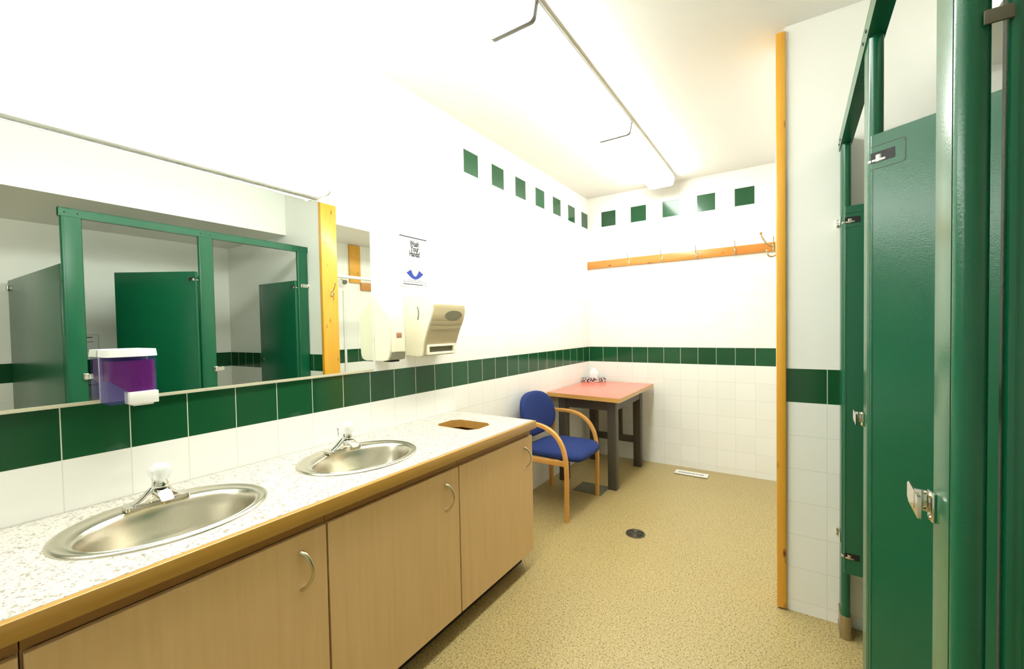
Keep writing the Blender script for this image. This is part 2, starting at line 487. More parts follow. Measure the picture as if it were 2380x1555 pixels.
# ------------------------------------------------------------------ worktop with cut-outs
def ellipse(cx, cy, ax, ay, n=64): return [(cx+ax*math.cos(2*PI*i/n), cy+ay*math.sin(2*PI*i/n)) for i in range(n)]
S1 = (0.302, -3.715); S2 = (0.300, -3.080)
OCT = [(0.195, -2.512), (0.168, -2.480), (0.166, -2.372), (0.207, -2.334), (0.398, -2.330), (0.438, -2.366), (0.440, -2.468), (0.402, -2.514)]
ct = thing('countertop', 'long white speckled laminate countertop with wooden front edge', 'countertop', (0.3, -3.4, 0.79))
def slab(polys, z0, z1):
    cu = bpy.data.curves.new('slab', 'CURVE'); cu.dimensions = '2D'; cu.fill_mode = 'BOTH'
    for P in polys:
        sp = cu.splines.new('POLY'); sp.points.add(len(P)-1)
        for q, (x, y) in zip(sp.points, P): q.co = (x, y, 0, 1)
        sp.use_cyclic_u = True
    cu.extrude = (z1-z0)/2
    o = bpy.data.objects.new('slab', cu); COL.objects.link(o)
    dg = bpy.context.evaluated_depsgraph_get(); me = bpy.data.meshes.new_from_object(o.evaluated_get(dg))
    b = BM(); b.from_mesh(me); bpy.data.objects.remove(o); bpy.data.curves.remove(cu); bpy.data.meshes.remove(me)
    bmesh.ops.remove_doubles(b, verts=b.verts, dist=1e-5)
    bmesh.ops.translate(b, vec=(0, 0, (z0+z1)/2), verts=b.verts); return b
YC0, YC1 = -4.72, -2.148
b = slab([[(0.0015, YC0), (0.581, YC0), (0.581, YC1-0.004), (0.0015, YC1-0.004)], ellipse(*S1, 0.196, 0.232), ellipse(*S2, 0.196, 0.232), OCT], 0.790, 0.828)
link_mesh('slab', b, 'speckled_laminate', ct, 0)
b = BM(); box(b, 0.5815, 0.602, YC0, YC1, 0.785, 0.8278, bev=0.0025); box(b, 0.003, 0.5815, YC1-0.0035, YC1, 0.790, 0.8278)
link_mesh('wood_edge', b, 'oak_edge', ct)
b = BM(); ring = [b.verts.new((x, y, 0.8285)) for x, y in OCT]; ring2 = [b.verts.new((x, y, 0.786)) for x, y in OCT]
cx_ = sum(p[0] for p in OCT)/8; cy_ = sum(p[1] for p in OCT)/8
ri = [b.verts.new((cx_+(x-cx_)*0.985, cy_+(y-cy_)*0.978, 0.8285)) for x, y in OCT]; ri2 = [b.verts.new((cx_+(x-cx_)*0.985, cy_+(y-cy_)*0.978, 0.786)) for x, y in OCT]
for i in range(8):
    j = (i+1) % 8
    b.faces.new((ring[i], ring[j], ring2[j], ring2[i])); b.faces.new((ri[i], ri2[i], ri2[j], ri[j]))
    b.faces.new((ring[i], ri[i], ri[j], ring[j])); b.faces.new((ring2[i], ring2[j], ri2[j], ri2[i]))
link_mesh('opening_rim', b, 'edge_ply', ct, 0)

# ------------------------------------------------------------------ sinks
sk = thing('sink', 'oval stainless steel sink nearer the camera, in the speckled counter', 'sink', (S1[0], S1[1], 0.828), 'oval steel sinks')
def sink():
    # rings: (centre shift in x, semi x, semi y, z)
    R = [(0, .209, .246, .8285), (0, .2085, .2455, .8325), (0, .203, .240, .8352), (0.001, .197, .234, .8352), (0.002, .192, .229, .8328),
         (0.014, .178, .218, .8325), (0.016, .174, .214, .8340), (0.018, .170, .211, .8325), (0.022, .160, .205, .8310), (0.024, .157, .203, .8285),
         (0.026, .152, .198, .818), (0.026, .146, .190, .790), (0.026, .136, .176, .750), (0.024, .120, .152, .715), (0.022, .095, .115, .697), (0.02, .05, .06, .690), (0.02, .024, .024, .688)]
    n = 72; b = BM(); rings = []
    for s, ax, ay, z in R:
        rings.append([b.verts.new((S1[0]+s+ax*math.cos(2*PI*i/n), S1[1]+ay*math.sin(2*PI*i/n), z)) for i in range(n)])
    for A, B in zip(rings, rings[1:]):
        for i in range(n): b.faces.new((A[i], A[(i+1) % n], B[(i+1) % n], B[i]))
    # thickness below
    O = [b.verts.new((v.co.x, v.co.y, 0.8282)) for v in rings[0]]
    for i in range(n): b.faces.new((rings[0][i], O[i], O[(i+1) % n], rings[0][(i+1) % n]))
    me = link_mesh('basin', b, 'stainless', sk, 60)
    b = BM(); lathe(b, [(0, .004), (.012, .004), (.02, .003), (.026, .0012), (.027, -.004), (.0, -.02)], (S1[0]+.02, S1[1], .689)); link_mesh('drain', b, 'chrome', sk)
    b = BM(); cyl(b, (S1[0]+.02, S1[1], .66), (S1[0]+.02, S1[1], .684), .024); link_mesh('waste_pipe', b, 'grey_plate', sk)
sink()
dup(sk, (S2[0]-S1[0], S2[1]-S1[1], 0), 'oval stainless steel sink farther from the camera, near the octagonal hole')

# ------------------------------------------------------------------ faucets
FX, FY = 0.163, -3.706
fa = thing('faucet', 'chrome single-knob faucet behind the nearer sink', 'faucet', (FX, FY, 0.833), 'chrome faucets behind the sinks')
def faucet():
    z0 = 0.834
    # base plate with raised ends
    b = BM(); prism(b, [(FX+x, FY+y) for x, y in rrect(.027, .078, .010, 4)], 2, z0, z0+.010); bevel_all(b, .003, 2); link_mesh('base_plate', b, 'chrome', fa)
    # hump body: swept sections along y
    b = BM()
    P = []; prof = [(-.060, .004, .016), (-.050, .012, .020), (-.038, .026, .022), (-.026, .042, .023), (-.016, .052, .023), (0, .056, .023), (.016, .052, .023), (.026, .042, .023), (.038, .026, .022), (.050, .012, .020), (.060, .004, .016)]
    rings = []
    for y, h, hw in prof:
        sec = []
        for i in range(9):
            th = PI*i/8
            hz = h*(math.sin(th)**0.6 if th > 0 and th < PI-1e-6 else 0)
            sec.append(b.verts.new((FX-0.002+hw*math.cos(th)+hz*0.55, FY+y, z0+.008+hz)))
        rings.append(sec)
    for A, B in zip(rings, rings[1:]):
        for i in range(8): b.faces.new((A[i], A[i+1], B[i+1], B[i]))
        b.faces.new((A[8], A[0], B[0], B[8]))
    b.faces.new(rings[0]); b.faces.new(rings[-1][::-1])
    link_mesh('body', b, 'chrome', fa, 50)
    # spout towards the bowl
    b = BM()
    pts = [(FX+.016, FY, z0+.036), (FX+.035, FY, z0+.040), (FX+.056, FY, z0+.040), (FX+.074, FY, z0+.036), (FX+.084, FY, z0+.030)]
    rings = []
    for i, (x, y, z) in enumerate(pts):
        hw = [.022, .021, .0185, .0165, .0155][i]; hh = [.014, .013, .011, .010, .009][i]
        ang = [0, 0, -.15, -.5, -.9][i]
        rings.append([b.verts.new((x-hh*vv*math.sin(ang)*-1, y+hw*uu, z+hh*vv*math.cos(ang))) for uu, vv in rrect(1, 1, .45, 3)])
    n = len(rings[0])
    for A, B in zip(rings, rings[1:]):
        for i in range(n): b.faces.new((A[i], A[(i+1) % n], B[(i+1) % n], B[i]))
    b.faces.new(rings[0][::-1]); b.faces.new(rings[-1])
    sp = link_mesh('spout', b, 'chrome', fa, 45)
    b = BM(); cyl(b, (FX+.070, FY, z0+.012), (FX+.070, FY, z0+.032), .011); link_mesh('aerator', b, 'satin_nickel', sp)
    # neck and knob
    b = BM(); lathe(b, [(.0, .0), (.021, .0), (.021, .008), (.017, .016), (.014, .022), (.0, .022)], (FX+.032, FY, z0+.056)); link_mesh('neck', b, 'chrome', fa)
    b = BM()
    vs = lathe(b, [(0, 0), (.014, 0), (.022, .008), (.0275, .022), (.0285, .036), (.025, .046), (.015, .053), (0, .054)], (FX+.036, FY, z0+.074), n=36)
    for v in vs:
        d = v.co-Vector((FX+.036, FY, v.co.z)); a_ = math.atan2(d.y, d.x)
        if d.length > .018: v.co -= d*(0.07*(0.5+0.5*math.cos(a_*9)))
    k = link_mesh('knob', b, 'clear_acrylic', fa, 60)
    b = BM(); lathe(b, [(0, 0), (.010, 0), (.010, .02), (.007, .034), (0, .034)], (FX+.036, FY, z0+.0745)); link_mesh('knob_core', b, 'white_plastic', k)
    # lift rod
    b = BM(); cyl(b, (FX-.028, FY, z0+.02), (FX-.034, FY, z0+.085), .0025); lathe(b, [(0, 0), (.005, .002), (.006, .008), (.003, .012), (0, .013)], (FX-.034, FY, z0+.083)); link_mesh('lift_rod', b, 'chrome', fa)
faucet()
f2 = dup(fa, (0.002, 0.640, 0), 'chrome single-knob faucet behind the farther sink')

# ------------------------------------------------------------------ purple soap dispenser on the mirror
X0 = 0.024
sd = thing('soap_dispenser', 'see-through dispenser of purple liquid soap with white lid, on the mirror', 'soap dispenser', (X0, -3.734, 1.137))
ya, yb, xd = -3.792, -3.676, 0.118
def dsec(x0, x1, y0, y1, r, k=0.0, n=5):
    P = [(x0, y0)]
    for i in range(n+1):
        th = PI/2*i/n; P.append((x1-r-k+r*math.sin(th), y0+r-r*math.cos(th)))
    if k > 0:
        for i in range(1, 6):
            u = i/6; P.append((x1-k+k*math.sin(PI*u), y0+r+(y1-y0-2*r)*u))
    for i in range(n+1):
        th = PI/2*i/n; P.append((x1-r-k+r*math.cos(th), y1-r+r*math.sin(th)))
    P.append((x0, y1)); return P
b = BM(); prism(b, dsec(X0+.0012, xd, ya, yb, .018, .006), 2, 1.142, 1.2835); link_mesh('tank', b, 'violet_tank', sd)
b = BM()  # liquid sits inside, sloping front-left bottom
prism(b, dsec(X0+.004, xd-.003, ya+.006, yb-.005, .014, .005), 2, 1.174, 1.272)
for v in b.verts:
    if v.co.z < 1.2: v.co.z += max(0, (-3.748-v.co.y))*0.95
link_mesh('liquid_soap', b, 'purple_soap', sd)
b = BM(); prism(b, dsec(X0, xd+.005, ya-.004, yb+.004, .024, .006), 2, 1.284, 1.306)
top = [v for v in b.verts if v.co.z > 1.30]
for v in top:
    v.co.x = X0+(v.co.x-X0)*0.96; v.co.y = -3.734+(v.co.y+3.734)*0.97
bevel_all(b, .009, 4, 40); link_mesh('lid', b, 'white_plastic', sd)
b = BM(); box(b, xd-.035, xd+.014, -3.752, -3.682, 1.139, 1.176, bev=.0015); box(b, xd-.03, xd+.004, -3.742, -3.692, 1.133, 1.141, bev=.002); link_mesh('push_bar', b, 'white_plastic', sd)
b = BM(); box(b, 0.0165, X0, ya, yb, 1.142, 1.30, bev=.001); link_mesh('wall_plate', b, 'clear_plate', sd)

# ------------------------------------------------------------------ cream soap dispenser
hs = thing('soap_dispenser', 'cream wall soap dispenser with grey push lever, between mirror and towel dispenser', 'soap dispenser', (0, -2.71, 1.2))
ya, yb = -2.757, -2.663
b = BM()
P = [(0.001, 1.195), (.070, 1.195), (.095, 1.200), (.110, 1.218), (.116, 1.25), (.120, 1.40), (.114, 1.428), (.095, 1.446), (.060, 1.470), (.034, 1.500), (.020, 1.525), (0.001, 1.530)]
prism(b, [(x, z) for x, z in P], 1, ya, yb); bevel_all(b, .010, 3, 50); link_mesh('body', b, 'cream_plastic', hs, 50)
b = BM(); box(b, .112, .134, ya+.012, yb-.008, 1.238, 1.432, bev=.006, seg=3); fp = link_mesh('front_cover', b, 'cream_plastic', hs)
b = BM(); box(b, .133, .1355, -2.728, -2.694, 1.312, 1.338, bev=.0008); link_mesh('level_window', b, 'amber_window', fp)
b = BM(); prism(b, [(.085, 1.236), (.136, 1.238), (.130, 1.203), (.085, 1.196)], 1, ya+.014, yb-.010); bevel_all(b, .003, 2); link_mesh('push_lever', b, 'grey_lever', hs)
b = BM(); box(b, .040, .100, ya+.02, yb-.02, 1.189, 1.196); link_mesh('nozzle', b, 'black', hs)

# ------------------------------------------------------------------ paper towel dispenser
pt = thing('towel_dispenser', 'cream paper towel dispenser with an oval window and bottom slot', 'towel dispenser', (0, -2.4, 1.2))
ya, yb = -2.553, -2.284
def towel_prof():
    return [(0.001, 1.212), (.110, 1.206), (.128, 1.210), (.140, 1.268), (.144, 1.280), (.168, 1.34), (.198, 1.40), (.214, 1.45), (.210, 1.485), (.190, 1.512), (.150, 1.530), (.08, 1.536), (0.001, 1.536)]
b = BM(); prism(b, towel_prof(), 1, ya, yb)
bevel_all(b, .007, 3, 60); link_mesh('body', b, 'cream_plastic', pt, 50)
# front cover panel standing slightly proud, with a cut oval window and slot
b = BM()
pf = [(.112, 1.205), (.1295, 1.209), (.1415, 1.268), (.1465, 1.280), (.1705, 1.34), (.2005, 1.40), (.2165, 1.45), (.2125, 1.488)]
rows = []
for x, z in pf: rows.append([b.verts.new((x, y, z)) for y in (ya+.012, yb-.004)])
for A, B in zip(rows, rows[1:]): b.faces.new((A[0], A[1], B[1], B[0]))
bmesh.ops.solidify(b, geom=b.faces[:], thickness=0.003)
link_mesh('front_cover', b, 'cream_face', pt, 50)
def on_front(z):
    for (xa, za), (xb, zb_) in zip(pf, pf[1:]):
        if za <= z <= zb_: return xa+(xb-xa)*(z-za)/(zb_-za)
    return pf[-1][0]
b = BM(); n = 36; ring = []; 
for i in range(n):
    th = 2*PI*i/n; z = 1.428+.026*math.sin(th); ring.append(b.verts.new((on_front(z)+.0012, -2.380+.070*math.cos(th), z)))
ring2 = [b.verts.new((v.co.x-.004, v.co.y, v.co.z)) for v in ring]
b.faces.new(ring); b.faces.new(ring2[::-1])
for i in range(n): b.faces.new((ring[i], ring2[i], ring2[(i+1) % n], ring[(i+1) % n]))
link_mesh('oval_window', b, 'grey_lever', pt)
b = BM(); prism(b, [(on_front(1.226)-.01, 1.226), (on_front(1.226)+.0015, 1.226), (on_front(1.256)+.0015, 1.256), (on_front(1.256)-.01, 1.256)], 1, -2.512, -2.318); sl = link_mesh('paper_slot', b, 'dark_slot', pt, 0)
b = BM()
box(b, .120, .148, -2.525, -2.300, 1.212, 1.225, bev=.002); box(b, .128, .150, -2.525, -2.300, 1.256, 1.268, bev=.002)
box(b, .122, .149, -2.525, -2.512, 1.212, 1.268, bev=.002); box(b, .122, .149, -2.318, -2.300, 1.212, 1.268, bev=.002)
link_mesh('slot_frame', b, 'cream_plastic', sl)
b = BM(); sweep(b, catmull([(.105, ya-.001, 1.475), (.112, ya-.0015, 1.455), (.113, ya-.0015, 1.43), (.106, ya-.001, 1.405)], 5), circ(.0035, 8)); link_mesh('side_catch', b, 'grey_lever', pt)

# ------------------------------------------------------------------ hand-washing poster
po = thing('poster', 'white poster reading Wash Your Hands, with a blue bowl picture', 'poster', (0, -2.475, 1.6))
b = BM(); box(b, .0005, .003, -2.583, -2.366, 1.596, 1.882); link_mesh('sheet', b, 'paper', po, 0)
RT = Matrix(((0, 0, 1, 0), (1, 0, 0, 0), (0, 1, 0, 0), (0, 0, 0, 1)))
def text_bm(s, size, loc, sx=1.0, depth=.0004, bold=0.0, R=RT, align='CENTER'):
    cu = bpy.data.curves.new('lettering', 'FONT'); cu.body = s; cu.size = size; cu.extrude = depth; cu.align_x = align; cu.offset = bold; cu.align_y = 'BOTTOM_BASELINE'
    o = bpy.data.objects.new('lettering', cu); COL.objects.link(o)
    dg = bpy.context.evaluated_depsgraph_get(); me = bpy.data.meshes.new_from_object(o.evaluated_get(dg))
    b = BM(); b.from_mesh(me); bpy.data.objects.remove(o); bpy.data.curves.remove(cu); bpy.data.meshes.remove(me)
    bmesh.ops.scale(b, vec=(sx, 1, 1), verts=b.verts)
    bmesh.ops.transform(b, matrix=Matrix.Translation(loc) @ R, verts=b.verts)
    return b
for s, z in (('Wash', 1.826), ('Your', 1.797), ('Hands!', 1.768)):
    link_mesh('lettering', text_bm(s, .044, (.0034, -2.467, z), .66, bold=.0013), 'ink', po, 0)
for q_ in ((-2.578, -2.372, 1.871, 1.8765), (-2.556, -2.408, 1.607, 1.6115)):
    b = BM(); box(b, .0028, .0036, *q_); link_mesh('border_line', b, 'ink', po, 0)
# bowl of water: a lens shape with a notch where the hands dip in
b = BM(); P = []
for i in range(21):
    u = i/20; P.append((-2.532+.128*u, 1.672-.034*math.sin(PI*u)))
for i in range(31):
    u = i/30; y = -2.404-.128*u; z = 1.672+.026*math.sin(PI*u)
    if abs(y+2.468) < .030: z = min(z, 1.656+((y+2.468)/.030)**2*.036)
    P.append((y, z))
prism(b, P, 0, .0028, .0036); link_mesh('water_bowl', b, 'ink_blue', po, 0)
b = BM()  # outline of two hands
for k, (y0_, z0_, h) in enumerate(((-2.486, 1.672, .038), (-2.475, 1.668, .052), (-2.463, 1.666, .050), (-2.452, 1.670, .040))):
    sweep(b, [(.0034, y0_-.005, z0_), (.0034, y0_-.004, z0_+h*.8), (.0034, y0_, z0_+h), (.0034, y0_+.004, z0_+h*.8)], circ(.0007, 6), side=(1, 0, 0))
for th0 in (0,):
    sweep(b, [(.0034, -2.468+.072*math.cos(a_), 1.668+.042*math.sin(a_)) for a_ in [PI*(.12+.2*i/8) for i in range(9)]], circ(.0006, 6), side=(1, 0, 0))
    sweep(b, [(.0034, -2.468+.072*math.cos(a_), 1.668+.042*math.sin(a_)) for a_ in [PI*(.68+.2*i/8) for i in range(9)]], circ(.0006, 6), side=(1, 0, 0))
link_mesh('hands_drawing', b, 'ink_grey', po, 0)
b = BM(); random.seed(3)
for z, ya_, yb_ in ((1.6305, -2.520, -2.412), (1.6205, -2.556, -2.382)):
    y = ya_
    while y < yb_:
        l = random.uniform(.004, .014); box(b, .0028, .0034, y, min(y+l, yb_), z, z+.0045); y += l+.0035
box(b, .0028, .0034, -2.399, -2.396, 1.604, 1.613); box(b, .0028, .0034, -2.388, -2.380, 1.605, 1.612)
link_mesh('small_print', b, 'ink_grey', po, 0)

# ------------------------------------------------------------------ coat rack on the back wall
cr = thing('coat_rack', 'pine coat rack with metal hooks on the back wall', 'coat rack', (0.88, 0, 1.995))
link_mesh('board', boxbm(0.003, 1.74, -.021, -.0005, 1.960, 2.036, bev=.003), 'pine_along_x', cr)
def hook_bm(x, yw, z, turn=0):
    b = BM(); 
    box(b, -.007, .007, -.003, 0, -.038, .022, bev=.001)
    sweep(b, catmull([(0, -.002, .006), (0, -.014, .006), (0, -.034, .020), (0, -.052, .050), (0, -.056, .066)], 5), circ(.0033, 8), side=(1, 0, 0))
    sweep(b, catmull([(0, -.002, -.028), (0, -.016, -.036), (0, -.030, -.028), (0, -.033, -.012)], 5), circ(.0033, 8), side=(1, 0, 0))
    for c in ((0, -.057, .068), (0, -.033, -.010)):
        bmesh.ops.create_icosphere(b, subdivisions=2, radius=.0058, matrix=Matrix.Translation(c))
    bmesh.ops.transform(b, matrix=Matrix.Translation((x, yw, z)) @ Matrix.Rotation(turn, 4, 'Z'), verts=b.verts)
    return b
for x in (0.452, 0.772, 1.083, 1.402): link_mesh('hook', hook_bm(x, -.0212, 2.0), 'satin_nickel', cr, 50)
link_mesh('hook', hook_bm(1.690, -.0212, 2.0), 'satin_nickel', cr, 50)
HK = hook_bm(0, 0, 0)
bmesh.ops.transform(HK, matrix=Matrix.Translation((1.7493, -1.79, 1.715)) @ Matrix.Rotation(-PI/2, 4, 'Z') @ Matrix.Diagonal((1.15, 1.15, 1.15, 1)), verts=HK.verts)
ho = link_mesh('coat_hook', HK, 'satin_nickel', None, 50)
tag(ho, 'grey metal double coat hook sticking out from the pine corner board', 'coat hook')
# ------------------------------------------------------------------ floor register, drain, hatch
vt = thing('floor_register', 'white slotted floor vent by the back wall', 'vent', (1.05, -.17, 0))
b = slab([[(0.913, -.232), (1.193, -.232), (1.193, -.126), (0.913, -.126)]] + [[(x, -.196), (x+.007, -.196), (x+.007, -.162), (x, -.162)] for x in [0.945+.0146*i for i in range(15)]], .0045, .008)
link_mesh('grille', b, 'white_enamel', vt, 0)
link_mesh('duct', boxbm(.915, 1.191, -.230, -.128, .0005, .0046), 'black', vt, 0)
dr = thing('floor_drain', 'round metal drain grate in the tan floor', 'drain', (.958, -1.512, 0))
b = BM(); lathe(b, [(.062, .0005), (.060, .004), (.052, .005), (.050, .002), (.0, .002)], (.958, -1.512, 0), 36); link_mesh('rim', b, 'grate_metal', dr)
b = BM()
for rr in (.045, .036, .027, .018):
    sweep(b, [(.958+rr*math.cos(2*PI*i/30), -1.512+rr*math.sin(2*PI*i/30), .0045) for i in range(31)], circ(.0018, 6), side=(0, 0, 1))
for k in range(6):
    a_ = PI*k/6; sweep(b, [(.958-.048*math.cos(a_), -1.512-.048*math.sin(a_), .004), (.958+.048*math.cos(a_), -1.512+.048*math.sin(a_), .004)], circ(.002, 6), side=(0, 0, 1))
cyl(b, (.958, -1.512, .002), (.958, -1.512, .006), .010)
link_mesh('grate', b, 'grate_metal', dr)
link_mesh('sump', boxbm(.93, .986, -1.54, -1.484, .0005, .0012), 'black', dr, 0)
ht = link_mesh('floor_hatch', boxbm(.285, .535, -1.045, -.835, 0.0004, .0035, bev=.001), 'grey_plate')
tag(ht, 'flat grey square floor plate beneath the red-topped table edge', 'floor plate')

# ------------------------------------------------------------------ table
tb = thing('table', 'square table with red laminate top and dark grey legs', 'table', (.35, -.53, 0))
TQ = [(.012, -.965), (.692, -1.028), (.684, -.040), (.012, -.040)]
def inset(Q, d):
    cx = sum(p[0] for p in Q)/4; cy = sum(p[1] for p in Q)/4
    return [(x-d*(1 if x > cx else -1), y-d*(1 if y > cy else -1)) for x, y in Q]
b = BM(); prism(b, inset(TQ, .004), 2, .757, .7855); link_mesh('top', b, 'pink_laminate', tb, 0)
b = BM(); A = TQ; B_ = inset(TQ, .0042)
for z0_, z1_ in ((.752, .7845),):
    vo0 = [b.verts.new((x, y, z0_)) for x, y in A]; vo1 = [b.verts.new((x, y, z1_)) for x, y in A]
    vi0 = [b.verts.new((x, y, z0_)) for x, y in B_]; vi1 = [b.verts.new((x, y, z1_)) for x, y in B_]
    for i in range(4):
        j = (i+1) % 4
        b.faces.new((vo0[i], vo0[j], vo1[j], vo1[i])); b.faces.new((vi0[i], vi1[i], vi1[j], vi0[j]))
        b.faces.new((vo1[i], vo1[j], vi1[j], vi1[i])); b.faces.new((vo0[i], vi0[i], vi0[j], vo0[j]))
link_mesh('wood_edge', b, 'edge_ply', tb, 0)
LX0, LX1, LY0, LY1 = .085, .607, -.892, -.145; lw = .072
for x, y in ((LX0, LY0), (LX1-lw, LY0), (LX0, LY1-lw), (LX1-lw, LY1-lw)):
    link_mesh('leg', boxbm(x, x+lw, y, y+lw, 0, .752, bev=.003), 'dark_grey_paint', tb)
b = BM()
box(b, LX0+lw, LX1-lw, LY0+.006, LY0+.03, .655, .752); box(b, LX0+lw, LX1-lw, LY1-.03, LY1-.006, .655, .752)
box(b, LX0+.006, LX0+.03, LY0+lw, LY1-lw, .655, .752); box(b, LX1-.03, LX1-.006, LY0+lw, LY1-lw, .655, .752)
link_mesh('apron', b, 'dark_grey_paint', tb, 0)
b = BM(); box(b, LX0+lw, LX1-lw, LY1-.052, LY1-.012, .225, .285, bev=.002); link_mesh('stretcher', b, 'dark_grey_paint', tb)
b = BM(); box(b, .372, .416, LY1-.055, LY1-.020, .285, .655, bev=.002); link_mesh('center_post', b, 'dark_grey_paint', tb)

# ------------------------------------------------------------------ tissue box
tz = thing('tissue_box', 'floral tissue box with white tissues on the red table', 'tissue box', (.09, -.13, .7857))
MT = Matrix.Translation((.108, -.135, 0)) @ Matrix.Rotation(math.radians(24), 4, 'Z')
b = BM(); box(b, -.115, .115, -.055, .055, .7857, .826, bev=.002, M=MT); link_mesh('box', b, 'floral_card', tz)
b = BM(); n = 14; rings = []
for k, (z, rx, ry) in enumerate(((.824, .034, .014), (.845, .034, .018), (.872, .042, .020), (.898, .034, .014), (.920, .016, .005))):
    rings.append([b.verts.new(MT @ Vector((rx*math.cos(2*PI*i/n)*(1+.16*math.sin(i*3.1+k)), ry*math.sin(2*PI*i/n)*(1+.3*math.sin(i*2.3+k*1.7)), z+.006*math.sin(i*1.9+k)))) for i in range(n)])
for A, B_ in zip(rings, rings[1:]):
    for i in range(n): b.faces.new((A[i], A[(i+1) % n], B_[(i+1) % n], B_[i]))
b.faces.new(rings[0]); b.faces.new(rings[-1][::-1])
link_mesh('tissues', b, 'tissue', tz, 50)

# ------------------------------------------------------------------ chair
ch = thing('armchair', 'blue upholstered chair with bentwood arms beside the red table', 'chair', (.33, -1.315, 0))
YN, YR = -1.590, -1.042
sec = rrect(.015, .0135, .004, 2)
for y in (YN, YR):
    P = catmull([(.130, y, .654), (.20, y, .658), (.28, y, .655), (.36, y, .634), (.43, y, .588), (.478, y, .516), (.500, y, .430), (.507, y, .32), (.505, y, .16), (.502, y, 0.0)], 6)
    b = BM(); sweep(b, P, sec, side=(0, 1, 0)); link_mesh('arm', b, 'beech', ch, 40)
for y in (YN, YR):
    b = BM(); P = [(.085, y, 0), (.088, y, .2), (.098, y, .4), (.110, y, .55), (.118, y, .674)]
    sweep(b, P, rrect(.014, .016, .004, 2), side=(0, 1, 0)); link_mesh('leg', b, 'beech', ch, 40)
b = BM()
for y in (YN+.014, YR-.034): box(b, .092, .498, y, y+.020, .375, .412, bev=.003)
box(b, .085, .105, YN+.03, YR-.03, .375, .412, bev=.003); box(b, .44, .462, YN+.03, YR-.03, .375, .405, bev=.003)
link_mesh('seat_frame', b, 'beech', ch)
def pad(n_u, n_v, fn, th):
    b = BM(); n = 40; rings = []
    return b
# seat cushion: rounded outline, domed, waterfall front
b = BM(); n = 48; rings = []
prof = [(.86, -.022), (.97, -.018), (1.0, -.004), (1.0, .008), (.975, .020), (.90, .028), (.6, .034), (.25, .036)]
for k, dz in prof:
    R_ = []
    for i in range(n):
        th = 2*PI*i/n; c_, s_ = math.cos(th), math.sin(th)
        e = .42
        ux = abs(c_)**e*(1 if c_ > 0 else -1); uy = abs(s_)**e*(1 if s_ > 0 else -1)
        x = .335+ux*.240*k; y = -1.316+uy*.250*k*(1-.06*(1-ux)/2)
        fr = max(0, (x-.47)/.10); z = .432+dz-.020*fr*fr
        R_.append(b.verts.new((x, y, z)))
    rings.append(R_)
for A, B_ in zip(rings, rings[1:]):
    for i in range(n): b.faces.new((A[i], A[(i+1) % n], B_[(i+1) % n], B_[i]))
b.faces.new(rings[0][::-1]); b.faces.new(rings[-1])
link_mesh('seat', b, 'blue_fabric', ch, 70)
# backrest: rounded shield, curved in plan, leaning back a little
b = BM(); n = 56; rings = []
def bk(u, v, d):     # u -1..1 across, v -1..1 up
    y = -1.316+u*.246
    z = .676+v*.166
    x = .118-.030*(v)-.020+.050*(u*u)*.8+d
    return (x, y, z)
for k, d in [(.80, -.026), (.95, -.024), (1.0, -.012), (1.0, .004), (.96, .014), (.86, .020), (.5, .022), (.2, .022)]:
    R_ = []
    for i in range(n):
        th = 2*PI*i/n; c_, s_ = math.cos(th), math.sin(th)
        e = .72
        u = abs(c_)**e*(1 if c_ > 0 else -1); v = abs(s_)**e*(1 if s_ > 0 else -1)
        u *= (1.0-.10*max(0, v))
        R_.append(b.verts.new(bk(u*k, v*k, d)))
    rings.append(R_)
for A, B_ in zip(rings, rings[1:]):
    for i in range(n): b.faces.new((A[i], A[(i+1) % n], B_[(i+1) % n], B_[i]))
b.faces.new(rings[0][::-1]); b.faces.new(rings[-1])
link_mesh('backrest', b, 'blue_fabric', ch, 70)

# ------------------------------------------------------------------ toilet stalls
SK = 0.0111
def XS(y): return 1.985+SK*(y+2.0)
ZT = 2.142; TH = 0.031
def bull(x0, x1, y0, y1, r, n=4): return [(x0+x1)/2, (y0+y1)/2]
pil = []
PY = [(-3.466, -3.368), (-2.742, -2.642), (-1.962, -1.8615)]
plabels = ['green stall pilaster nearest the camera, tall bright front strip at the right edge', 'middle green stall pilaster, between the two open doors', 'farthest green stall pilaster, standing against the tiled partition wall']
for (y0, y1), lb in zip(PY, plabels):
    x0 = XS((y0+y1)/2)
    p_ = thing('stall_pilaster', lb, 'stall post', (x0+TH/2, (y0+y1)/2, 0), 'green stall pilasters')
    b = BM(); prism(b, [(x0+TH/2+u, (y0+y1)/2+v) for u, v in rrect(TH/2, (y1-y0)/2, .0135, 5)], 2, .10, ZT-.052)
    # seam groove where the folded sheet meets
    bb = link_mesh('post', b, 'green_paint', p_, 30)
    b = BM(); box(b, x0-.0006, x0+.002, y0+.0150, y0+.0165, .10, ZT-.055); link_mesh('seam', b, 'seam_line', bb, 0)
    b = BM(); prism(b, [(x0+TH/2+u, (y0+y1)/2+v) for u, v in rrect(TH/2+.004, (y1-y0)/2+.003, .016, 5)], 2, 0.0005, .100)
    prism(b, [(x0+TH/2+u, (y0+y1)/2+v) for u, v in rrect(TH/2+.0055, (y1-y0)/2+.0045, .017, 5)], 2, .0, .030)
    link_mesh('shoe', b, 'zinc_shoe', p_, 40)
    pil.append((p_, x0, y0, y1))
